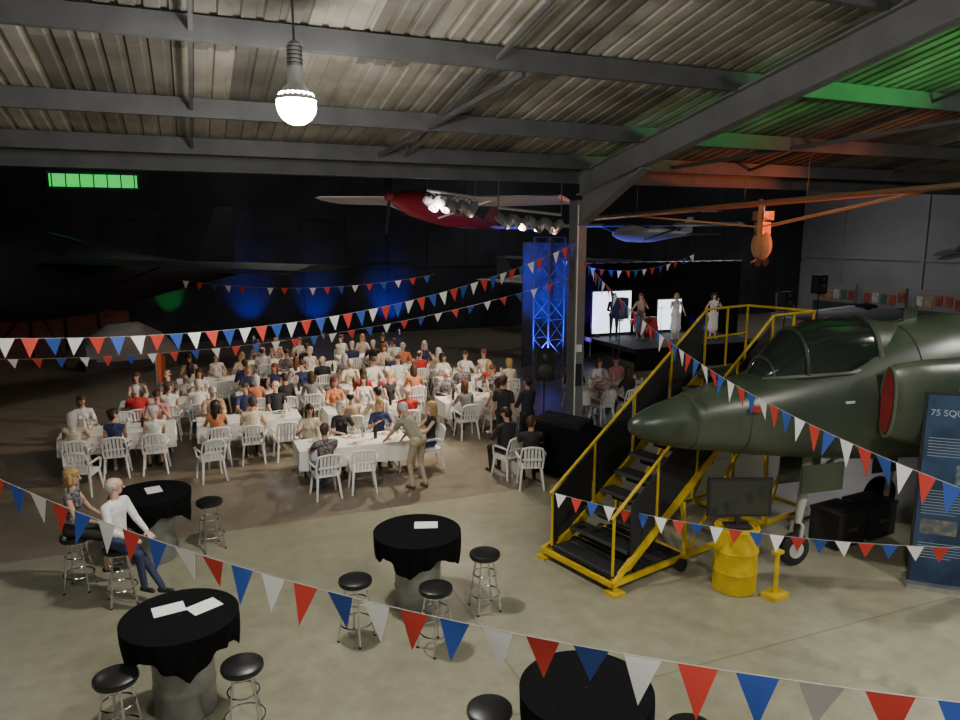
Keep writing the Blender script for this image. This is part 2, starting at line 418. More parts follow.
        t0=wst+d*.02+sd*inn*.022; t1=t0+(d*.6+sd*inn*.75-n*.2).normalized()*.04; t2=t1+(d*.95+sd*inn*.25-n*.25).normalized()*.03
        C(t0,t1,.013,.0105,'skin'); C(t1,t2,.0105,.0085,'skin')
    if feet is None: feet=[(-.11,.40,.085),(.11,.43,.085)]
    for i,s in enumerate((-1,1)):
        hp=hips[i]; kn,an=ik(hp,Vector(feet[i]),.43,.42,(knee[i] if knee else (s*.1,1,.6)))
        lb={'pants':('bottom','bottom'),'skirt':('bottom','skin'),'shorts':('bottom','skin')}[legs]
        if dress: lb=('top','skin')
        C(hp,kn,.086,.060,lb[0]); C(kn,an,.055 if lb[1]=='bottom' else .049,.040 if lb[1]=='bottom' else .033,lb[1])
        ff=Vector((s*.12,1,0)).normalized()
        C(an+Vector((0,0,-.045))-ff*.035,an+Vector((0,0,-.05))+ff*.13,.036,.030,'shoe'); C(an+Vector((0,0,-.04)),an,.036,.034,'shoe' if lb[1]=='bottom' else 'skin')
        if i==0: k0=kn
        else: k1=kn
    if legs=='skirt' or dress:
        C((hips[0]+hips[1])/2,(k0+k1)/2,.12,.095,lb[0],.7 if pel.z<.8 else 1,(0,0,1) if pel.z<.8 else (0,1,0))
        if pel.z>.90: C(pel,pel+Vector((0,.01,-.5)),.13,.21,lb[0],.8,(0,1,0))
    b=MB()
    for (A,B,ra,rb,l,k,ax) in q:
        z,e2,e1,L=frame(A,B,ax); rings=[]; n=14 if ra>.03 else 8
        for cc,rr,phis in((A,ra,(-88,-60,-30,0)),(B,rb,(0,30,60,88))):
            for ph in phis:
                a=math.radians(ph); rings.append([cc+z*rr*math.sin(a)+(e1*math.cos(2*math.pi*j/n)+e2*k*math.sin(2*math.pi*j/n))*rr*math.cos(a) for j in range(n)])
        b.loft(rings,blackmat)
    me=b.mesh(key+'_raw'); o=inst(key+'_raw',me); md=o.modifiers.new('r','REMESH'); md.mode='VOXEL'; md.voxel_size=vox; md.use_smooth_shade=True
    sm=o.modifiers.new('s','SMOOTH'); sm.factor=.5; sm.iterations=2
    dg=bpy.context.evaluated_depsgraph_get(); out=bpy.data.meshes.new_from_object(o.evaluated_get(dg)); bpy.data.objects.remove(o)
    npoly=len(out.polygons); cen=np.zeros(npoly*3); out.polygons.foreach_get('center',cen); cen=cen.reshape(-1,3)
    best=np.full(npoly,1e9); lab=np.zeros(npoly,dtype=np.int32)
    for (A,B,ra,rb,l,k,ax) in q:
        z,e2,e1,L=frame(A,B,ax); d=cen-np.array(A); zz=d@np.array(z); t=np.clip(zz,0,L); ex=zz-t
        x1=d@np.array(e1); x2=d@np.array(e2)/k; rr=ra+(rb-ra)*(t/L if L>1e-6 else 0)
        ds=(np.sqrt(ex**2+x1**2+x2**2)-rr)*min(1,k+.1)
        if l in('eye','lip'): ds=ds-.002
        mk=ds<best; best[mk]=ds[mk]; lab[mk]=LAB[l]
    out.materials.clear()
    for i in range(7): out.materials.append(None)
    out.polygons.foreach_set('material_index',lab); out.polygons.foreach_set('use_smooth',[True]*npoly)
    out.name=key; return out
skins=[mat('skin_a',(.62,.36,.25),.5,var=.05,scale=20),mat('skin_b',(.52,.29,.19),.5,var=.05,scale=20),mat('skin_c',(.68,.42,.31),.5,var=.05,scale=20)]
hairs=[mat('hair_brown',(.06,.03,.015),.6,var=.4,scale=60),mat('hair_dark',(.015,.01,.008),.5,var=.4,scale=60),mat('hair_blonde',(.38,.24,.10),.55,var=.3,scale=60),mat('hair_grey',(.52,.50,.48),.6,var=.2,scale=60),mat('hair_auburn',(.16,.05,.02),.55,var=.3,scale=60)]
eyem=mat('eye_dark',(.02,.015,.012),.2); lipm=mat('lip',(.42,.13,.11),.5)
tops=[mat('cloth_'+n,c,.8,var=.12,scale=14) for n,c in dict(white=(.8,.8,.78),white2=(.75,.74,.7),cream=(.66,.58,.44),red=(.5,.03,.03),pink=(.6,.25,.27),black=(.02,.02,.025),navy=(.03,.04,.12),lblue=(.3,.42,.6),grey=(.25,.25,.26),orange=(.55,.2,.09),tan=(.42,.31,.2)).items()]
tops.append(mat('cloth_floral',(.65,.6,.55),.8,c2=(.35,.07,.12),scale=22)); tops.append(mat('cloth_dark_print',(.035,.035,.05),.8,c2=(.25,.22,.22),scale=25))
bots=[mat('trouser_'+n,c,.8,var=.15,scale=14) for n,c in dict(navy=(.03,.04,.09),denim=(.08,.13,.25),khaki=(.4,.34,.23),black=(.02,.02,.02),grey=(.15,.15,.16),white=(.6,.6,.58)).items()]
shoes=[mat('shoe_black',(.02,.02,.02),.4),mat('shoe_brown',(.12,.06,.03),.5),mat('shoe_white',(.6,.6,.6),.5)]
def person(name,me,loc,rz,skin=0,hair=0,top=0,bot=0,shoe=0):
    o=inst(name,me,loc,rz)
    for i,m in enumerate([skins[skin],hairs[hair],tops[top] if isinstance(top,int) else top,bots[bot] if isinstance(bot,int) else bot,shoes[shoe],eyem,lipm]):
        o.material_slots[i].link='OBJECT'; o.material_slots[i].material=m
    return o
men=[make_person('man_a',yaw=-35),make_person('man_b',lean=(0,.12,1),yaw=20,pitch=-12,sleeve='long'),
     make_person('man_c',lean=(0,-.18,1),yaw=-50,hands=[(-.13,.28,.66),(.15,.30,.66)],hair='bald'),
     make_person('man_d',lean=(.03,.16,1),yaw=10,pitch=-15,hands=[(-.10,.33,.98),(.2,.40,.80)],elb=[(-.3,.3,-1),(.6,-.3,-1)])]
wom=[make_person('woman_a',woman=True,hair='long',sleeve='none',yaw=-30,legs='skirt'),
     make_person('woman_b',woman=True,hair='bob',sleeve='short',yaw=35,lean=(0,.1,1)),
     make_person('woman_c',woman=True,hair='bun',sleeve='none',yaw=-55,lean=(.05,-.12,1),hands=[(-.12,.28,.66),(.1,.30,.66)],dress=True,legs='skirt'),
     make_person('woman_d',woman=True,hair='long',sleeve='short',yaw=5,lean=(-.04,.12,1),hands=[(-.18,.40,.80),(.14,.36,.92)])]
rd=random.Random(5)
def seat(loc,rz,occ=True):
    loc=Vector(loc); f=Vector((-math.sin(rz),math.cos(rz),0))
    inst('plastic_chair',CHAIR,loc+f*.04,rz)
    if not occ: return
    w=rd.random()<.5
    tp=rd.choice([0,0,0,1,1,2,2,3,4,5,5,6,8,9,10,11,12,12,5])
    if w: person('seated_woman',rd.choice(wom),loc,rz+rd.uniform(-.12,.12),rd.randrange(3),rd.choice([0,1,2,0,4,3]),tp,rd.randrange(6),rd.randrange(3))
    else: person('seated_man',rd.choice(men),loc,rz+rd.uniform(-.12,.12),rd.randrange(3),rd.choice([0,1,3,3,0]),tp,rd.randrange(5),rd.randrange(2))
def dining(x,y,skip=(),k=0,occ=.9):
    inst('dining_table',DT,(x,y,0)); inst('tableware_set',WARE[k%2],(x,y,.753))
    for i in range(3):
        for j,s in enumerate((-1,1)):
            if (i,s) in skip: continue
            seat((x+(i-1)*.68+rd.uniform(-.05,.05),y+s*(.4+.36+rd.uniform(-.02,.12)),0),(0 if s<0 else math.pi)+rd.uniform(-.12,.12),rd.random()<occ)
dining(2.75,13.4,skip=[(2,-1)],occ=.95)
seat((4.35,13.45,0),math.pi/2)
rows=[(16.0,[-1.5,1.05,3.75,6.5,10.2]),(18.4,[-.6,2.0,4.6,7.3]),(20.8,[.6,3.3,6.1]),(23.2,[2.6,5.4])]
k=0
for y,xs in rows:
    for x in xs: dining(x,y,k=k,occ=.85 if y<17 and x<0 else .9); k+=1
for (x,y,a) in ((-2.0,14.35,-.3),(.2,14.3,.2)): seat((x,y,0),a,False)
bender=make_person('bending_man',pel=(0,-.08,.91),lean=(0,.62,.8),hands=[(-.16,.62,.84),(.2,.52,.80)],feet=[(-.11,-.02,.085),(.12,-.14,.085)],pitch=-25,vox=.008,elb=[(-.6,-.2,-.6),(.6,-.2,-.6)],sleeve='short')
person('standing_man',bender,(3.72,12.42,0),math.radians(30),1,3,mat('cloth_olive',(.27,.26,.19),.8,var=.1,scale=12),2,1)
sitm=make_person('stool_man',pel=(0,-.02,.87),lean=(0,.05,1),hands=[(-.13,.33,.95),(.14,.3,.96)],feet=[(-.1,.62,.10),(.1,.42,.32)],yaw=40,hair='bald',vox=.0075,sleeve='long')
sitw=make_person('stool_woman',pel=(0,-.02,.87),lean=(0,.06,1),hands=[(-.12,.33,.95),(.12,.3,.96)],feet=[(-.09,.36,.32),(.09,.38,.32)],yaw=-8,hair='bob',vox=.0075,woman=True,sleeve='none',legs='skirt')
person('seated_man',sitm,P(-4.6,8.62),math.radians(-125),2,3,0,0,0)
person('seated_woman',sitw,P(-5.34,8.97),math.radians(-100),0,2,12,3,0)
def standing(key,**kw):
    d=dict(pel=(0,0,.93),lean=(0,-.01,1),hands=[(-.26,.05,.86),(.26,.05,.86)],feet=[(-.11,0,.085),(.11,.03,.085)],elb=[(-.3,-1,0),(.3,-1,0)],palm=[(1,0,0),(-1,0,0)]); d.update(kw); return make_person(key,**d)
sing1=standing('singer_a',woman=True,hair='long',dress=True,legs='skirt',sleeve='none',hands=[(-.1,.22,1.42),(.35,.2,1.15)],elb=[(-.6,-.3,-1),(.5,-.5,-1)],vox=.009)
sing2=standing('singer_b',woman=True,hair='bob',dress=True,legs='skirt',sleeve='none',hands=[(-.3,.1,1.0),(.1,.22,1.42)],elb=[(-.5,-.5,-1),(.6,-.3,-1)],vox=.009)
stm=standing('standing_man_b',hands=[(-.14,.3,1.1),(.14,.3,1.1)],elb=[(-.6,-.5,-1),(.6,-.5,-1)],vox=.009,sleeve='long')
st2=standing('standing_man_c',vox=.01)
person('singer',sing1,(15.6,22.6,.8),math.radians(160),0,4,10,3,0)
person('singer',sing2,(16.9,22.2,.8),math.radians(150),0,2,0,5,2)
person('singer',sing1,(18.3,21.8,.8),math.radians(170),2,1,1,5,2)
person('musician',stm,(14.7,23.0,.8),math.radians(150),1,1,5,3,0)
person('sound_operator',stm,P(1.0,14.85),math.radians(20),1,1,5,3,0)
person('sound_operator',st2,P(.5,14.9),math.radians(-50),0,0,5,3,0)
def dark_seat(loc,rz,me,h):
    inst('plastic_chair',CHAIR,loc,rz); person('seated_man',me,loc,rz,1,h,5,3,0)
dark_seat(P(.55,13.55),math.radians(15),men[1],1); dark_seat(P(.95,12.95),math.radians(-20),men[0],0)
# ---------------------------------------------------------------- stage
b=MB(); b.box((16.9,22.4,.72),(5.6,3.4,.16),blackmat)
for i in range(6): 
    for yy in(20.8,24.0): b.cyl((14.3+i*1.04,yy,0),(14.3+i*1.04,yy,.66),.03,.03,alu,8)
b.loft([[ (14.1+i*.07,20.68+.02*math.sin(i*1.3),z) for i in range(81)] for z in(.02,.78)],blackcloth,cap=False,closed=False)
b.obj('stage')
b=MB(); b.loft([[(12.6+i*.1,24.6+.06*math.sin(i*1.1),z) for i in range(95)] for z in(.02,3.6)],blackcloth,cap=False,closed=False)
b.tube([(12.6,24.6,3.6),(22,24.6,3.6)],.03,alu)
for xx in(12.6,17.3,22): b.cyl((xx,24.7,0),(xx,24.7,3.6),.03,.03,alu)
b.obj('stage_curtain',sharp=80)
scr=mat('screen_glow',(.80,.92,1),.5,es=2.2,c2=(.95,.88,.92),scale=2.5); scr2=mat('screen_content',(.45,.50,.55),.5,es=.7,c2=(.25,.32,.42),scale=5)
for x,w,h in((15.2,1.7,1.6),(17.9,1.1,1.2)):
    b=MB(); b.box((x,23.95,.92+h/2),(w,.06,h),scr); b.box((x,23.99,.92+h/2),(w+.1,.06,h+.1),blackmat)
    b.box((x+.2*w,23.915,.90+h*.5),(w*.22,.02,h*.45),scr2)
    for s in(-1,1): b.box((x+s*w*.4,23.95,.84),(.06,.4,.07),blackmat)
    b.obj('led_screen')
def mic(x,y):
    b=MB(); b.lathe([(.13,0),(.13,.02),(.02,.03)],(0,0,0),blackmat,16); b.cyl((0,0,.02),(0,0,1.35),.01,.008,chrome); b.cyl((0,0,1.35),(0,-.02,1.5),.018,.026,blackmat); b.obj('microphone_stand',(x,y,.8))
mic(15.5,22.2); mic(16.7,21.85); mic(18.2,21.4)
b=MB(); shell=mat('drum_shell',(.35,.03,.03),.3); skinm=mat('drum_head',(.8,.8,.78),.5)
b.lathe([(.26,-.2),(.27,-.2),(.27,.2),(.26,.2)],(0,0,.27),shell,24,RX(math.pi/2)); b.lathe([(.25,.19),(.25,.195)],(0,0,.27),skinm,24,RX(math.pi/2)); b.lathe([(.25,-.19),(.25,-.195)],(0,0,.27),skinm,24,RX(math.pi/2))
for x,y,z,r in((-.2,.05,.62,.15),(.2,.05,.62,.16),(.5,.4,.38,.2),(-.5,.35,.52,.17)):
    b.lathe([(r,-.1),(r,.1)],(x,y,z),shell,20); b.lathe([(r*.98,.1),(r*.98,.105)],(x,y,z),skinm,20); b.cyl((x,y,0),(x,y,z-.1),.012,.012,chrome,6)
for x,y,z in((-.65,.1,.95),(.6,.05,1.05)):
    b.lathe([(.2,0),(.05,.02),(.01,.03)],(x,y,z),mat('brass',(.7,.5,.15),.3,1),24); b.cyl((x,y,0),(x,y,z),.012,.01,chrome,6)
b.obj('drum_kit',(16.6,23.4,.8),.1)
def speaker(loc,rz,h=1.5):
    b=MB(); b.box((0,0,h+.35),(.42,.38,.7),blackmat); b.lathe([(.17,0),(.15,.01),(.05,.03)],(0,-.19,h+.22),mat('cone',(.05,.05,.05),.5),20,RX(math.pi/2)); b.lathe([(.07,0),(.03,.02)],(0,-.19,h+.55),steel_d,16,RX(math.pi/2))
    b.cyl((0,0,.3),(0,0,h),.02,.02,blackmat)
    for k in range(3):
        a=k*2.094; b.tube([(0,0,.55),(.45*math.cos(a),.45*math.sin(a),.01)],.013,blackmat)
    b.obj('loudspeaker',loc,rz)
speaker(P(1.5,16.5),-.35,1.35); speaker((20.6,20.6,0),0,1.9); speaker((13.4,20.6,0),0,1.9); speaker((22.0,20.4,0),0,2.5)
b=MB(); n=60
per=[(math.cos(2*math.pi*j/n)*(.85 if abs(math.cos(2*math.pi*j/n))<.7 else .95),math.sin(2*math.pi*j/n)*.45) for j in range(n)]
b.loft([[(x*.02,y*.02,.96) for x,y in per],[(x,y,.95) for x,y in per],[(x*1.03,y*1.03+.01*math.sin(i),.9) for i,(x,y) in enumerate(per)],[(x*(1.06+.03*math.sin(i*1.1)),y*(1.06+.06*math.sin(i*1.1)),.03) for i,(x,y) in enumerate(per)]],blackcloth,cap=False)
b.box((0,0,1.02),(1.1,.5,.1),blackmat,RX(.15))
for i in range(12): b.box((-.48+i*.085,-.05,1.08),(.02,.3,.02),steel_d,RX(.15))
b.obj('mixing_desk',P(1.65,13.9),-1.1)
# ---------------------------------------------------------------- spotlights
def par(b,c,tgt,lit,m_l):
    c=Vector(c); d=(Vector(tgt)-c).normalized(); R=d.to_track_quat('Z','Y').to_matrix()
    b.lathe([(.05,-.16),(.09,-.14),(.105,.0),(.11,.16),(.104,.16),(.095,.02)],c,alu,14,R,cap=False); b.lathe([(.09,0),(.01,-.12)],c,alu,14,R,cap=False)
    b.lathe([(.098,.05),(.04,.07),(.005,.072)],c,m_l if lit else steel_d,14,R)
    b.tube([c+Vector((-.12,0,0)),c+Vector((-.12,0,.16)),c+Vector((0,0,.22)),c+Vector((.12,0,.16)),c+Vector((.12,0,0))],.008,blackmat,6)
lens=mat('lens_warm',(1,.85,.6),.3,es=14)
for (xa,xb,yy,z) in((-1.15,-.1,16,5.62),(.4,1.75,16,5.25)):
    b=MB(); A=P(xa,yy,z);B=P(xb,yy-.2,z-.16); b.tube([A,B],.03,alu)
    for i in range(8):
        p=A.lerp(B,(i+.5)/8); par(b,p+Vector((0,0,-.25)),(1,12,0) if i%2 else (9,10,1.5),i%3==0,lens)
    for p in(A,B): b.tube([p,(p.x,p.y,8.95)],.012,steel_d,6)
    b.obj('spotlight_bar')
def truss(name,loc,h,w=.5,m=alu):
    b=MB()
    for sx in(-1,1):
        for sy in(-1,1): b.cyl((sx*w/2,sy*w/2,0),(sx*w/2,sy*w/2,h),.03,.03,m,8)
    k=int(h/.6)
    for i in range(k):
        z=i*h/k; z2=(i+1)*h/k
        for s in(-1,1):
            a=-1 if i%2 else 1
            b.cyl((-w/2*a,s*w/2,z),(w/2*a,s*w/2,z2),.015,.015,m,6); b.cyl((s*w/2,-w/2*a,z),(s*w/2,w/2*a,z2),.015,.015,m,6)
            b.cyl((-w/2,s*w/2,z2),(w/2,s*w/2,z2),.015,.015,m,6)
    b.box((0,0,.02),(w+.3,w+.3,.04),m); b.obj(name,loc,.3)
truss('lighting_tower',P(2.25,23.5),4.6,.7,mat('truss_paint',(.16,.16,.17),.5,.3))
b=MB(); b.loft([[(i*.1,.04*math.sin(i*1.2),z) for i in range(20)] for z in(.05,4.4)],mat('dark_drape',(.09,.09,.11),.85),cap=False,closed=False); b.tube([(0,0,4.4),(1.9,0,4.4)],.025,steel_d)
for xx in(0,1.9): b.cyl((xx,.05,0),(xx,.05,4.4),.025,.025,steel_d)
b.obj('pipe_and_drape',P(1.5,25.2),-AZ,sharp=80)
# ---------------------------------------------------------------- high bay lamp, and added fill lamps of the same shape
def bay_or_fill_lamp(loc,e=250,c=(1,.95,.85),top=None,wash=.12):
    x,y,z=loc; top=(roof(y)-.03) if top is None else top
    b=MB(); b.cyl((0,0,.28),(0,0,top-z),.012,.012,steel_d,8); b.lathe([(.05,.3),(.085,.28),(.09,.12),(.1,.10),(.16,.04),(.215,-.06),(.205,-.06),(.155,.02),(.06,.09)],(0,0,0),mat('spun_alu',(.75,.75,.75),.3,.6),28,cap=False)
    b.lathe([(.055,.28),(.075,.30),(.075,.50),(.05,.53),(.012,.55)],(0,0,0),alu,16)
    for k in range(5): b.lathe([(.085,.31+k*.04),(.085,.32+k*.04)],(0,0,0),steel_d,16)
    b.ell((0,0,-.10),.21,.21,.21,mat('lamp_bulb',(1,.97,.93),.4,es=110),20,12)
    b.obj('high_bay_or_fill_lamp',loc)
    l=bpy.data.lights.new('high_bay_or_fill_light','SPOT'); l.spot_size=math.radians(150); l.spot_blend=.6; l.energy=e*1.1; l.color=c; l.shadow_soft_size=.15
    o=bpy.data.objects.new('high_bay_or_fill_light',l); o.location=(x,y,z-.45); col.objects.link(o)
    l=bpy.data.lights.new('high_bay_or_fill_spill','POINT'); l.energy=e*wash; l.color=c; l.shadow_soft_size=.15
    o=bpy.data.objects.new('high_bay_or_fill_spill',l); o.location=(x,y,z-.45); col.objects.link(o)
p=P(-1.95,8.0); bay_or_fill_lamp((p.x,p.y,6.12),e=270,wash=1.1)
for p,e in(((-4,2.0,6.9),200),((2.5,1.2,7.0),470),((8.5,1.0,7.0),650),((13.5,3.5,6.6),640)): bay_or_fill_lamp(p,e=e,wash=.25)  # unseen fill lamps, added to light the near floor
for p,e in(((-6,20,8.2),12),((3,28,8.2),20),((14,30,8.2),50),((24,20,8.2),330),((29,27,8.2),300)): bay_or_fill_lamp(p,e=e,c=(.95,.93,1),top=8.97)  # unseen cool fill lamps, added to brighten the far hangar and its walls
# ---------------------------------------------------------------- jet
cam_g=mat('camo_green',(.027,.040,.027),.34,c2=(.064,.082,.052),scale=.55)
cano=mat('canopy_tint',(.012,.018,.014),.1,coat=.3); redc=mat('red_cover',(.20,.012,.012),.8,var=.2); tyre=mat('tyre',(.015,.015,.015),.8)
whp=mat('white_paint',(.5,.5,.48),.5); redp=mat('red_mark',(.4,.02,.02),.5); olive=mat('olive_lip',(.09,.11,.07),.4)
def oring(x,zc,hw,u,d,n=32,y=0,e=1.0):
    r=[]
    for j in range(n):
        a=2*math.pi*j/n; c,s=math.cos(a),math.sin(a)
        r.append((x,y+hw*math.copysign(abs(c)**e,c),zc+(u if s>0 else d)*math.copysign(abs(s)**e,s)))
    return r
J=MB()
st=[(0,2.25,.02,.02,.02),(.03,2.25,.09,.09,.09),(.15,2.25,.17,.17,.17),(.42,2.25,.27,.27,.27),(.8,2.26,.35,.36,.36)]
J.loft([oring(*s) for s in st],cam_g)
st=[(.8,2.26,.35,.36,.36),(1.2,2.28,.42,.44,.43),(1.8,2.28,.50,.57,.54),(2.4,2.30,.56,.68,.64),(3.2,2.32,.62,.84,.76),(3.9,2.34,.68,1.06,.84),(4.6,2.34,.72,1.18,.88),(5.5,2.34,.74,1.2,.88),(6.8,2.36,.72,1.1,.86),(8,2.4,.62,.9,.72),(9.5,2.46,.48,.7,.5),(11,2.5,.36,.45,.36),(12,2.5,.28,.3,.3)]
J.loft([oring(*s,e=.9) for s in st],cam_g)
J.tube(oring(.8,2.26,.353,.363,.363,32),.006,steel_d,5,closed=True)
for xx,a in((1.5,(2.28,.46,.505,.485)),(4.05,(2.34,.69,1.09,.85))): J.tube(oring(xx,a[0],a[1]+.004,a[2]+.004,a[3]+.004,32,e=.9),.006,steel_d,5,closed=True)
J.lathe([(.26,0),(.24,.25),(.2,.25),(.2,0)],(12,0,2.5),steel_d,24,RY(math.pi/2))
J.loft([oring(*s,n=24) for s in [(1.75,2.78,.10,.05,.1),(1.95,2.80,.26,.25,.1),(2.2,2.82,.36,.47,.2),(2.35,2.85,.39,.56,.2)]],cano)
J.loft([oring(*s,n=24) for s in [(2.38,2.85,.40,.57,.2),(2.7,2.87,.44,.66,.2),(3.1,2.9,.45,.66,.2),(3.5,2.95,.42,.58,.2)]],cano)
J.loft([oring(*s,n=24) for s in [(3.5,2.95,.42,.58,.2),(3.85,3.0,.36,.48,.2),(4.3,3.0,.27,.46,.2),(4.9,3.0,.15,.40,.2)]],cam_g)
def arch(x,zc,hw,u,w=.03):
    J.tube([(x,hw*math.cos(math.radians(a))*1.01,zc+u*math.sin(math.radians(a))*1.01) for a in range(0,181,12)],w,cam_g,6)
arch(2.36,2.85,.40,.57,.03); arch(3.5,2.95,.42,.58,.04); arch(1.95,2.80,.26,.25,.02)
for s in(-1,1):
    J.tube([(1.8,s*.2,2.80),(2.36,s*.40,2.84),(3.0,s*.46,2.86),(3.8,s*.36,2.98)],.035,cam_g,6)
    J.loft([oring(x,zc,hw,u,u,24,y=s*yy) for x,zc,hw,u,yy in [(3.38,2.50,.11,.46,.72),(3.46,2.50,.15,.51,.72),(3.9,2.46,.22,.58,.74),(5.3,2.42,.28,.62,.70),(7,2.42,.2,.55,.62),(8.2,2.42,.1,.4,.52)]],cam_g)
    J.loft([oring(x,zc,hw,u,u,24,y=s*yy) for x,zc,hw,u,yy in [(3.35,2.50,.085,.42,.72),(3.39,2.50,.09,.425,.72)]],redc)
    J.tube(oring(3.38,2.50,.115,.465,.465,28,y=s*.72),.022,olive,6,closed=True)
    J.box((4.35,s*1.005,2.66),(.20,.012,.025),whp); J.box((4.9,s*.995,2.2),(.16,.012,.03),whp); J.box((2.9,s*.585,2.5),(.14,.02,.03),whp)
    def air(x0,c,t,y,z):
        return [(x0,y,z),(x0+c*.15,y,z+t*.8),(x0+c*.4,y,z+t),(x0+c*.75,y,z+t*.5),(x0+c,y,z),(x0+c*.75,y,z-t*.4),(x0+c*.4,y,z-t*.7),(x0+c*.15,y,z-t*.6)]
    J.loft([air(4.3,4.5,.14,s*.3,1.62),air(4.8,4.0,.13,s*.75,1.62),air(8.3,1.0,.05,s*4.1,1.76)],cam_g)
    J.loft([air(10.4,1.5,.06,s*.2,2.85),air(11.6,.6,.03,s*1.75,2.85)],cam_g)
    J.tube([(5.6,s*1.1,1.6),(5.55,s*1.15,.32)],[.06,.045],whp,10); J.lathe([(.08,-.08),(.26,-.085),(.30,-.05),(.30,.05),(.26,.085),(.08,.08)],(5.55,s*1.28,.30),tyre,24,RX(math.pi/2))
    J.box((5.3,s*1.0,1.15),(.5,.02,.7),cam_g)
    J.loft([oring(4.0+x,1.15,r+.001,r+.001,r+.001,16,y=s*2.0) for x,r in[(0,.01),(.3,.12),(.9,.21),(1.8,.26),(3,.24),(3.8,.13),(4.2,.02)]],cam_g); J.box((6.2,s*2.0,1.5),(1.2,.05,.4),cam_g)
J.loft([[(9.0,0,3.0),(10.0,.05,3.0),(11.6,0,3.0),(10.0,-.05,3.0)],[(10.9,0,4.6),(11.2,.025,4.6),(11.9,0,4.6),(11.2,-.025,4.6)]],cam_g)
J.tube([(2.85,0,1.75),(2.78,0,.95),(2.74,0,.62)],[.075,.07,.045],whp,12)
for s in(-1,1): J.tube([(2.74,0,.66),(2.74,s*.1,.62),(2.70,s*.1,.24)],.025,whp,8)
J.tube([(2.8,0,1.2),(3.4,0,1.6)],.03,whp,8)
J.lathe([(.06,-.06),(.2,-.065),(.24,-.04),(.24,.04),(.2,.065),(.06,.06)],(2.7,0,.24),tyre,24,RX(math.pi/2)); J.lathe([(.01,-.066),(.12,-.07),(.12,.07),(.01,.066)],(2.7,0,.24),whp,16,RX(math.pi/2))
J.box((2.9,.22,1.35),(.7,.02,.4),cam_g); J.box((2.9,-.22,1.35),(.7,.02,.4),cam_g)
J.box((4.4,0,3.55),(.25,.02,.2),cam_g)
J.tube([(.55,.22,2.05),(2.6,.55,2.0)],[.02,.045],cam_g,8)
J.tube([(1.5,-.36,2.55),(1.5,-.52,2.5)],.02,redp,8); J.box((1.52,-.50,2.48),(.13,.06,.05),redp)
nose=P(1.9,8.9); jet=J.obj('fighter_jet',nose,math.radians(-5))
b=MB()
for i in range(2):
    b.box((i*.75,0,.28),(.62,.5,.5),blackmat); b.box((i*.75,0,.55),(.64,.52,.04),blackmat); b.box((i*.75,-.26,.3),(.2,.02,.05),steel_d)
b.obj('equipment_case',nose+Vector((3.9,.1,0)),.1)
# ---------------------------------------------------------------- access stairs
S=MB(); W=1.2; run,rise=3.35,2.45; n=11
for i in range(n):
    x=run*(i+.5)/n; z=rise*(i+1)/n; S.box((x,0,z-.02),(.29,W-.08,.035),blackmat); S.box((x-.14,0,z-.02),(.02,W-.08,.045),steel_d); S.box((x+.13,0,z-.12),(.012,W-.08,.2),blackmat)
for s in(-1,1):
    y=s*W/2
    S.bar((0,y,.05),(run,y,rise-.03),.05,.12,yellow)
    S.bar((run,y,rise-.08),(run+1.15,y,rise-.08),.05,.14,yellow)
    top=[(-.05,y,1.0),(run,y,rise+1.0),(run+1.15,y,rise+1.0)]
    S.tube(top,.022,yellow,8)
    S.tube([(run,y,rise+.52),(run+1.15,y,rise+.52)],.018,yellow,8)
    for t in(0,.25,.5,.75,1): S.cyl((run*t,y,rise*t),(run*t,y,rise*t+1.0),.02,.02,yellow,8)
    for xx in(.58,1.15): S.cyl((run+xx,y,rise-.1),(run+xx,y,rise+1.0),.02,.02,yellow,8)
    for t0,t1 in(((.01,.245),(.255,.495),(.505,.745),(.755,.99)) if s>0 else ((.10,.245),(.255,.495),(.505,.745),(.755,.99))):
        a=[(run*t0,y+.03*s,rise*t0-.05),(run*t1,y+.03*s,rise*t1-.05),(run*t1,y+.03*s,rise*t1+.93),(run*t0,y+.03*s,rise*t0+.93)]
        if s<0: a=[(p[0],y*.97,p[2]+(.12 if i<2 else -.06)) for i,p in enumerate(a)]
        S.add(a+[(p[0],p[1]+.012*s,p[2]) for p in a],[(0,1,2,3),(7,6,5,4),(0,4,5,1),(1,5,6,2),(2,6,7,3),(3,7,4,0)],blackmat)
    S.bar((-.1,y*1.15,.14),(run+1.2,y*1.15,.14),.06,.06,yellow)
    for xx in(1.4,run,run+1.1): S.bar((xx,y*1.15,.14),(xx,y,rise*min(1,xx/run)-.1),.05,.05,yellow)
    S.bar((1.4,y*1.15,.16),(run,y,rise-.25),.04,.04,yellow); S.bar((run,y*1.15,.16),(run+1.1,y,rise-.25),.04,.04,yellow)
    S.bar((-.1,y*1.15,.14),(.55,y,.42),.05,.05,yellow)
    for xx in(-.05,run+1.1):
        S.cyl((xx,y*1.15,.02),(xx,y*1.15,.18),.03,.03,yellow,8); S.box((xx,y*1.15,.02),(.2,.2,.04),yellow)
    for xx in(1.2,2.9): S.lathe([(.03,-.03),(.09,-.03),(.09,.03),(.03,.03)],(xx,y*1.3,.09),tyre,16,RX(math.pi/2))
for xx in(-.1,1.4,run,run+1.2): S.bar((xx,-W/2*1.15,.14),(xx,W/2*1.15,.14),.06,.06,yellow)
for i in range(7): S.box((.05+i*.2,0,.19),(.14,W*1.1,.02),blackmat)
S.box((run+.575,0,rise-.02),(1.15,W-.06,.04),blackmat)
S.tube([(run+1.15,-W/2,rise+1.0),(run+1.15,W/2,rise+1.0)],.022,yellow,8)
S.obj('access_stairs',P(1.4,9.4),math.radians(36.2-22))
b=MB(); b.lathe(drum_prof(.86,.28),(0,0,0),yellow,32); b.obj('yellow_drum',P(3.4,9.0))
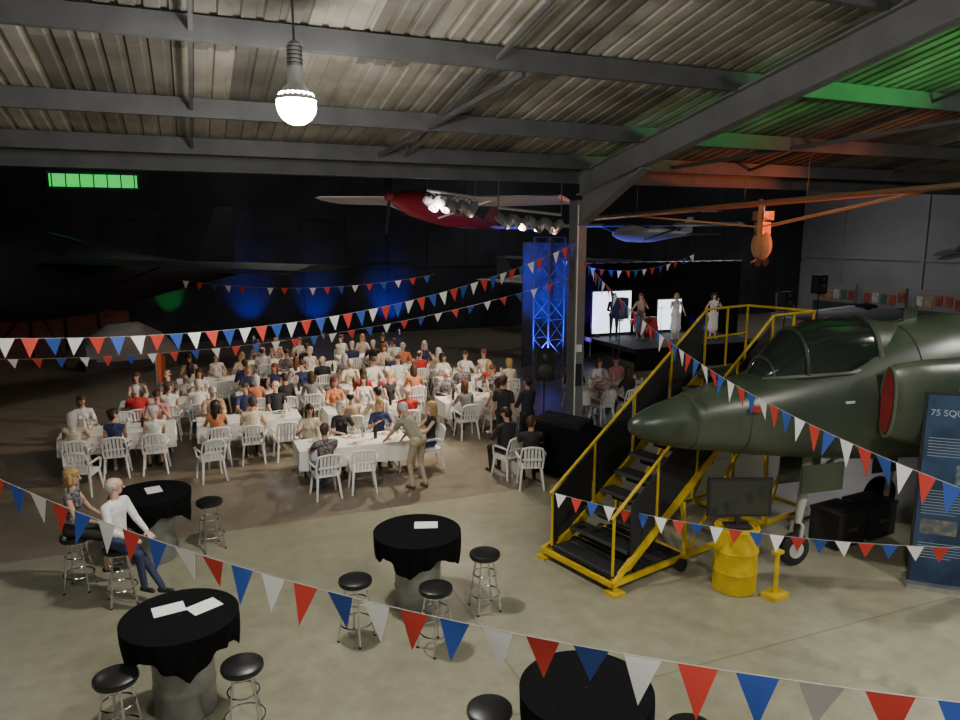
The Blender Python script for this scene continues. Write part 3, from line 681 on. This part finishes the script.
b=MB(); b.box((0,0,.40),(.84,.05,.52),blackmat); b.box((0,-.027,.40),(.78,.006,.46),mat('tv_screen',(.03,.035,.03),.12)); b.box((0,0,.08),(.06,.04,.16),blackmat); b.box((0,0,.01),(.34,.22,.02),blackmat)
b.obj('television_monitor',P(3.4,9.0,.872),-AZ+.02)
b=MB(); b.box((0,0,.03),(.3,.22,.06),yellow); b.cyl((0,0,.03),(0,0,.62),.03,.03,yellow,12); b.box((0,0,.62),(.14,.1,.04),yellow); b.obj('barrier_post',P(3.85,8.75),.2)
bl=mat('banner_blue',(.012,.032,.08),.6,c2=(.025,.06,.13),scale=2); pale=mat('banner_text',(.36,.42,.48),.6)
B=MB(); B.box((0,0,1.34),(1.0,.03,2.64),blackmat); B.box((0,-.02,1.34),(.94,.008,2.58),bl)
B.box((0,0,.03),(1.04,.3,.06),alu)
rr=random.Random(3)
for (z0,nl) in ((2.06,7),(1.35,9),(.62,6)):
    for i in range(nl):
        w=.78*rr.uniform(.8,1) if i<nl-1 else .4; B.box((-.42+w/2,-.0255,z0-i*.04),(w,.002,.006),pale)
B.box((.18,-.0255,1.58),(.5,.002,.26),mat('banner_photo',(.18,.22,.24),.5,c2=(.06,.09,.08),scale=7)); B.box((-.2,-.0255,.85),(.42,.002,.2),mat('banner_photo2',(.2,.19,.14),.5,c2=(.08,.1,.12),scale=9))
bo=B.obj('info_banner',P(6.25,8.95),-AZ-.35)
def text(s,size,par_,loc,m,rot=(math.pi/2,0,0)):
    c=bpy.data.curves.new('lettering','FONT'); c.body=s; c.size=size; c.extrude=.002; c.align_x='LEFT'
    o=bpy.data.objects.new('lettering',c); o.data.materials.append(m); col.objects.link(o); o.parent=par_; o.location=loc; o.rotation_euler=rot; return o
text('75 SQUADRON',.115,bo,(-.43,-.027,2.36),pale)
# ---------------------------------------------------------------- bunting
fl=[mat('flag_white',(.85,.85,.85),.7),mat('flag_red',(.62,.05,.035),.7),mat('flag_blue',(.03,.09,.42),.7)]
strm=mat('string',(.45,.45,.43),.8)
def bunting(p0,p1,sag,sp=.25,w=.19,h=.24,start=0,name='bunting_string'):
    p0=Vector(p0);p1=Vector(p1); L=(p1-p0).length; n=int(L/sp); b=MB(); r=random.Random(int(L*100))
    f=lambda t: p0.lerp(p1,t)-Vector((0,0,4*sag*t*(1-t)))
    b.tube([f(i/40) for i in range(41)],.003,strm,5)
    for i in range(n):
        t=(i+.5)/n; a=f(t-w/2/L); c=f(t+w/2/L); mid=(a+c)/2; d=(c-a).normalized(); nn=d.cross(Vector((0,0,1))).normalized()
        tip=mid-Vector((0,0,h*r.uniform(.93,1.05)))+nn*r.uniform(-.07,.07)+d*r.uniform(-.03,.03); cm=(a+c+tip)/3+nn*r.uniform(-.014,.014)
        e=nn*.0015; m=fl[(i+start)%3]
        b.add([a+e,c+e,tip+e,cm+e,a-e,c-e,tip-e,cm-e],[(0,1,3),(1,2,3),(2,0,3),(5,4,7),(6,5,7),(4,6,7),(0,4,5,1),(1,5,6,2),(2,6,4,0)],m)
    return b.obj(name)
bunting(P(-4.3,5.8,2.76),P(2.35,2.5,2.82),.30,sp=.262)
bunting(P(-6.2,8.2,3.50),P(2.05,15.5,4.5),.6,start=1)
bunting(P(2.2,15.3,4.15),P(3.6,4.8,2.82),.47,start=1)
bunting(P(1.05,9.85,1.02),P(5.4,7.3,1.33),.18,sp=.24,w=.17,h=.2)
bunting(P(-8.4,11.8,2.62),P(2.0,15.75,3.75),.45,sp=.36,w=.16,h=.18,start=2)
bunting(P(-10,24,3.2),P(-1.5,23.6,3.4),.35,sp=.45,w=.22,h=.25)
bunting(P(2.6,23.5,3.9),P(8.0,27,4.0),.5,sp=.4,w=.22,h=.25)
# ---------------------------------------------------------------- other aircraft
def plane(name,L,r,span,chord,wz,m1,m2,m3,loc,rz,prop=True,gear=True,tilt=None,mt=None):
    mt=mt or m3
    b=MB(); st=[(0,.25),(.06,.6),(.15,.9),(.3,1),(.45,.98),(.7,.55),(.9,.25),(1,.12)]
    b.loft([oring(t*L,0,r*k*.85,r*k,r*k*.9,20) for t,k in st],m1)
    b.loft([oring(t*L,r*.35,r*k*.75,r*k,r*.1,16) for t,k in [(.2,.3),(.26,.75),(.33,.9),(.42,.7),(.5,.3)]],cano)
    z=r*wz
    for s in(-1,1):
        for i,(a,c) in enumerate(((0,.4),(.4,1))):
            def af(y,c_): return [(L*.25,y,z),(L*.25+c_*.2,y,z+.08),(L*.25+c_*.6,y,z+.07),(L*.25+c_,y,z),(L*.25+c_*.6,y,z-.03),(L*.25+c_*.2,y,z-.04)]
            b.loft([af(s*span/2*a,chord),af(s*span/2*c,chord*(1 if i==0 else .75))],(m2,m3)[i])
        b.loft([[(L*.88,s*.05,0),(L*.92,s*.05,.04),(L,s*.05,0),(L*.92,s*.05,-.03)],[(L*.92,s*span*.17,0),(L*.95,s*span*.17,.03),(L,s*span*.17,0),(L*.95,s*span*.17,-.02)]],m2)
        b.cyl((L*.3,s*r*.7,-r*.6),(L*.32,s*span*.25,z),.03,.03,m2,8)
        if gear: b.tube([(L*.28,s*r*.4,-r*.8),(L*.26,s*r*1.4,-r*1.7)],.03,m2,8); b.lathe([(.05,-.06),(.2,-.06),(.2,.06),(.05,.06)],(L*.26,s*r*1.5,-r*1.7),tyre,16,RX(math.pi/2))
    b.loft([[(L*.82,0,r*.2),(L*.9,.03,r*.2),(L,0,r*.2),(L*.9,-.03,r*.2)],[(L*.93,0,r*2.0),(L*.96,.02,r*2),(L*1.01,0,r*2),(L*.96,-.02,r*2)]],mt)
    if prop:
        b.ell((-.03*L,0,0),.12,.12,.12,mt)
        for s in(-1,1): b.loft([[(-.03*L,.02,s*.1),(-.03*L-.03,-.03,s*.1),(-.03*L,-.08,s*.1)],[(-.03*L+.03,.07,s*.5),(-.03*L-.02,-.01,s*.5),(-.03*L-.03,-.09,s*.5)],[(-.03*L,.03,s*.95),(-.03*L-.01,0,s*.95),(-.03*L,-.03,s*.95)]],blackmat)
    o=b.obj(name,loc,rz)
    if tilt: o.rotation_euler=(tilt[0],tilt[1],rz)
    return o
wm=mat('aircraft_white',(.6,.6,.6),.4); rm=mat('aircraft_red',(.26,.018,.04),.45); dm=mat('aircraft_dark',(.012,.013,.016),.6,var=.2,spec=.2); gm=mat('aircraft_grey',(.09,.09,.1),.5)
hp=P(-2.3,19.4,5.62)
plane('suspended_light_aircraft',6.2,.42,8.0,1.7,.7,rm,wm,wm,hp,math.radians(40),tilt=(.02,.12),gear=False,mt=rm)
plane('display_bomber',11,1.2,20,3.0,.5,dm,dm,dm,(-6.5,21.8,3.3),math.radians(42))
om=mat('microlight_fabric',(.72,.36,.16),.6,var=.1,scale=3)
b=MB(); A=P(2.9,19.3,5.05);Bp=P(9.8,13.6,5.62); d=(Bp-A).normalized(); nrm=Vector((-d.y,d.x,0)).normalized()
def wsec(p,c): return [p-nrm*c*.5,p-nrm*c*.3+Vector((0,0,.07)),p+Vector((0,0,.09)),p+nrm*c*.5,p-Vector((0,0,.01)),p-nrm*c*.3-Vector((0,0,.03))]
b.loft([wsec(A,.7),wsec(A.lerp(Bp,.5),1.3),wsec(Bp,.9)],om)
b.tube([A-nrm*.35,Bp-nrm*.45],.03,alu,6)
M=A.lerp(Bp,.50); pod=M-Vector((0,0,.85))
for t in(.15,.85):
    for s in(-.4,.4): b.tube([A.lerp(Bp,t)+nrm*s*.5,pod+Vector((0,0,.35))+nrm*s*.6],.018,om,6)
b.tube([M,pod],.03,alu,6)
b.ell(pod-Vector((0,0,.05)),.17,.28,.34,om); b.box(pod+Vector((0,0,.32)),(.24,.26,.3),mat('engine',(.4,.2,.1),.5,.5,var=.4))
b.box(pod+Vector((0,0,.6)),(.3,.34,.2),mat('engine',(.4,.2,.1)))
b.tube([pod+Vector((0,0,-.3)),pod+nrm*-.6+Vector((0,0,-.42))],.02,alu,6)
for k in range(2): b.lathe([(.03,-.04),(.1,-.04),(.1,.04),(.03,.04)],pod+nrm*(k-.5)*.5+Vector((0,0,-.42)),tyre,12,RX(math.pi/2))
b.loft([[pod+nrm*-.35+Vector((0,0,.35+s)),pod+nrm*-.33+d*(.06)+Vector((0,0,.35+s)),pod+nrm*-.38+d*.1+Vector((0,0,.35+s))] for s in(-.6,-.3,.3,.6)],om)
for t in(.15,.45,.6): b.tube([A.lerp(Bp,t),(A.lerp(Bp,t).x,A.lerp(Bp,t).y,8.98 if A.lerp(Bp,t).y>14.35 else roof(A.lerp(Bp,t).y))],.008,steel_d,5)
q=A.lerp(Bp,.36)
for r,m,o in((.30,fl[2],.045),(.2,fl[0],.05),(.09,fl[1],.055)): b.lathe([(r,-o),(r,-o-.004)],q,m,24)
b.obj('suspended_microlight')
plane('display_biplane',6,.5,8,1.3,1.6,wm,wm,gm,(17.5,29.5,2.8),math.radians(200))
plane('suspended_glider',4.5,.3,7,.8,.9,wm,gm,wm,P(4.2,23,4.7),math.radians(20),gear=False,prop=False)
plane('display_trainer',5.5,.5,7,1.2,-.4,gm,gm,gm,(28.5,21.5,1.2),math.radians(150))
rr=random.Random(9); cols=[(.3,.07,.05),(.5,.48,.43),(.08,.11,.25),(.38,.28,.12),(.08,.16,.1),(.5,.5,.5)]
for i in range(7):
    b=MB(); y=12+i*3; b.box((0,0,.5),(.7,2.4,1.0),steel_d); b.box((.2,0,1.5),(.2,2.4,1.0),mat('case_back',(.22,.21,.19),.7))
    for k in range(5):
        c=cols[rr.randrange(6)]; b.box((.08,-1+k*.5,1.45+rr.uniform(-.1,.1)),(.03,.36,.5),mat('poster_%d'%cols.index(c),c,.5,var=.35,scale=5))
    b.obj('museum_display_case',(33.6,y,0))
# propellers and a tail fin mounted on the east wall
for y,z in((15.5,3.9),(24.0,4.0)):
    b=MB(); b.lathe([(.15,-.1),(.15,.05),(.05,.12)],(0,0,0),steel_d,16,RY(-math.pi/2))
    for k in range(3):
        R=RX(k*2.094+.3); b.loft([[R@Vector((x,yy,zz)) for x,yy in((-.02,-w),(-.05,0),(-.02,w),(0,0))] for zz,w in((.1,.06),(.5,.13),(1.0,.12),(1.35,.03))],gm)
    b.obj('wall_mounted_propeller',(34.72,y,z))
b=MB(); b.loft([[(0,-1.0,0),(-.1,0,0),(0,1.0,0),(.05,0,0)],[(0,.1,1.9),(-.04,.5,1.9),(0,.9,1.9),(.02,.5,1.9)]],mat('fin_paint',(.25,.07,.05),.5)); b.obj('wall_mounted_tail_fin',(34.7,20,2.9))
for i in range(4):
    b=MB(); b.box((0,0,.9),(1.8,.05,1.0),mat('poster_%d'%(i%6),cols[i],.5)); b.box((0,-.03,1.0),(1.5,.01,.5),mat('board_face',(.5,.5,.48),.6,var=.3,scale=6))
    for s in(-1,1): b.box((s*.8,0,.2),(.06,.4,.4),steel_d)
    b.obj('display_board',(22.5+i*2.4,17.6+i*.3,0),-.4)
gl=mat('green_glow',(.02,.9,.12),.5,es=.9,c2=(.01,.35,.05),scale=1.3)  # green light on a ribbed wall strip, put in as emission
b=MB(); b.box((-3.3,33.9,6.85),(3.2,.06,.55),gl)
for k in range(7): b.box((-4.8+k*.5,33.85,6.85),(.04,.06,.6),steel_d)
b.box((-3.3,33.85,6.56),(3.4,.08,.07),steel_d); b.box((-3.3,33.85,7.14),(3.4,.08,.07),steel_d)
b.obj('green_glow_strip')
b=MB(); n=16
b.loft([[ (x,math.cos(math.pi*j/n)*w,.3+math.sin(math.pi*j/n)*h) for j in range(n+1)] for x,w,h in((-1.7,.1,.1),(-1.4,.8,.7),(-.6,1.1,1.2),(.4,1.1,1.25),(1.2,.8,.8),(1.7,.2,.2))],mat('tarp',(.45,.45,.43),.8,var=.1,scale=3),cap=False,closed=False)
b.box((0,0,.2),(3,1.8,.4),steel_d); b.obj('covered_vehicle',(-2.2,29.0,0),.2)
b=MB(); b.cyl((0,0,0),(0,0,1.7),.02,.02,alu); b.lathe([(.2,0),(.2,.03),(.02,.04)],(0,0,0),steel_d,16); b.loft([[(.02,.0,1.7),(.03,.02,1.2),(.05,0,.8)],[(.14,.04,1.67),(.12,.05,1.2),(.1,.02,.75)],[(.24,.0,1.6),(.2,.0,1.15),(.16,0,.72)]],mat('orange_flag',(.5,.10,.03),.7),cap=False,closed=False); b.obj('orange_flag_stand',(-.9,19.9,0))
b=MB() 
for i in range(4): b.box((i*1.1,0,.9),(1.0,.5,1.8),mat('cabinet_brown',(.14,.06,.045),.6,var=.3)) 
b.obj('storage_cabinet',(-6.0,30.5,0),.1)
def spot(loc,tgt,e,c=(1,1,1),ang=45,blend=.5,size=.08):
    l=bpy.data.lights.new('spot_light','SPOT'); l.energy=e; l.color=c; l.spot_size=math.radians(ang); l.spot_blend=blend; l.shadow_soft_size=size
    o=bpy.data.objects.new('spot_light',l); o.location=loc; o.rotation_euler=(Vector(tgt)-Vector(loc)).to_track_quat('-Z','Y').to_euler(); col.objects.link(o); return o
def upl(loc,c,nm,e,tgt,ang=50,hang=None):
    b=MB(); par(b,(0,0,.16),(Vector(tgt)-Vector(loc)),True,mat(nm,c,.4,es=12))
    if hang: b.cyl((0,0,.38),(0,0,hang-loc[2]),.015,.015,steel_d,8)
    b.obj('par_uplight',loc)
    spot(Vector(loc)+Vector((0,0,.16))+(Vector(tgt)-Vector(loc)).normalized()*.2,tgt,e,c,ang,.9)
BLUE=(.02,.05,1);GREEN=(.01,1,.12);RED=(1,.20,.07);PURPLE=(.22,.05,1)
upl((2.5,32.6,0),BLUE,'lens_blue',450,(2.5,33.9,1.8),60); upl((5.5,32.5,0),BLUE,'lens_blue',500,(5.5,33.9,1.6),60); upl((9.0,32.4,0),BLUE,'lens_blue',700,(9.0,33.9,1.6),65); upl((-1,32,0),GREEN,'lens_green',350,(-.8,33.9,2),30)
p=P(2.0,22.3); upl((p.x,p.y,0),BLUE,'lens_blue',2400,P(2.4,24.5,3.2),64)
upl((20.5,23.9,0),BLUE,'lens_blue',1400,(18,29,3.5),60)
upl((13.7,23.6,0),PURPLE,'lens_purple',900,(14.6,24.5,2.8),75)
p=P(2.9,22); upl((p.x,p.y,0),BLUE,'lens_blue',900,P(4.2,25,5),60)
upl((13.2,2.2,5.4),GREEN,'lens_green',3600,(11.2,6.8,7.2),38,hang=roof(2.2)-.03)
upl((15.5,6.5,5.6),RED,'lens_red',600,(11.5,12.8,6.1),40,hang=roof(6.5)-.03)
p=P(11.2,15.2); upl((p.x,p.y,4.9),RED,'lens_red',1100,P(7.0,16.4,5.2),50,hang=roof(min(p.y,14))-.05)
WARM=(1,.84,.64)
spot(P(1.2,15.9,4.8),(2.0,16.5,0),4200,WARM,72,.9,.1)
spot(P(.9,15.9,4.8),(5.5,19.5,0),3500,WARM,66,.9,.1)
spot(P(1.4,15.9,4.8),(-.8,17.0,0),2200,WARM,40,.9,.1)
spot(P(-.6,16.0,5.2),(3.8,12.9,0),1500,WARM,66,.9,.1)
spot(P(1.5,15.9,4.8),(16.9,22.4,1.5),4200,(1,.86,.84),28,.5,.1)
spot(P(-.9,15.6,5.2),hp+P(.5,2,.2),650,(1,.97,.95),75,.6,.1)
spot((8,26,8.5),(4,21.6,0),3200,WARM,72,.9,.2)
spot((12,6.0,6.5),(9.5,3.8,0),1000,(1,.95,.8),55,.6,.1)
w=bpy.data.worlds.new('night'); bpy.context.scene.world=w; w.use_nodes=True; w.node_tree.nodes['Background'].inputs[0].default_value=(.02,.022,.03,1); w.node_tree.nodes['Background'].inputs[1].default_value=.3
cd=bpy.data.cameras.new('camera'); cd.sensor_width=36; cd.lens=27; cd.clip_end=200
co=bpy.data.objects.new('camera',cd); co.location=(0,0,4.65); co.rotation_euler=(math.radians(90-9.8),0,-AZ); col.objects.link(co); bpy.context.scene.camera=co
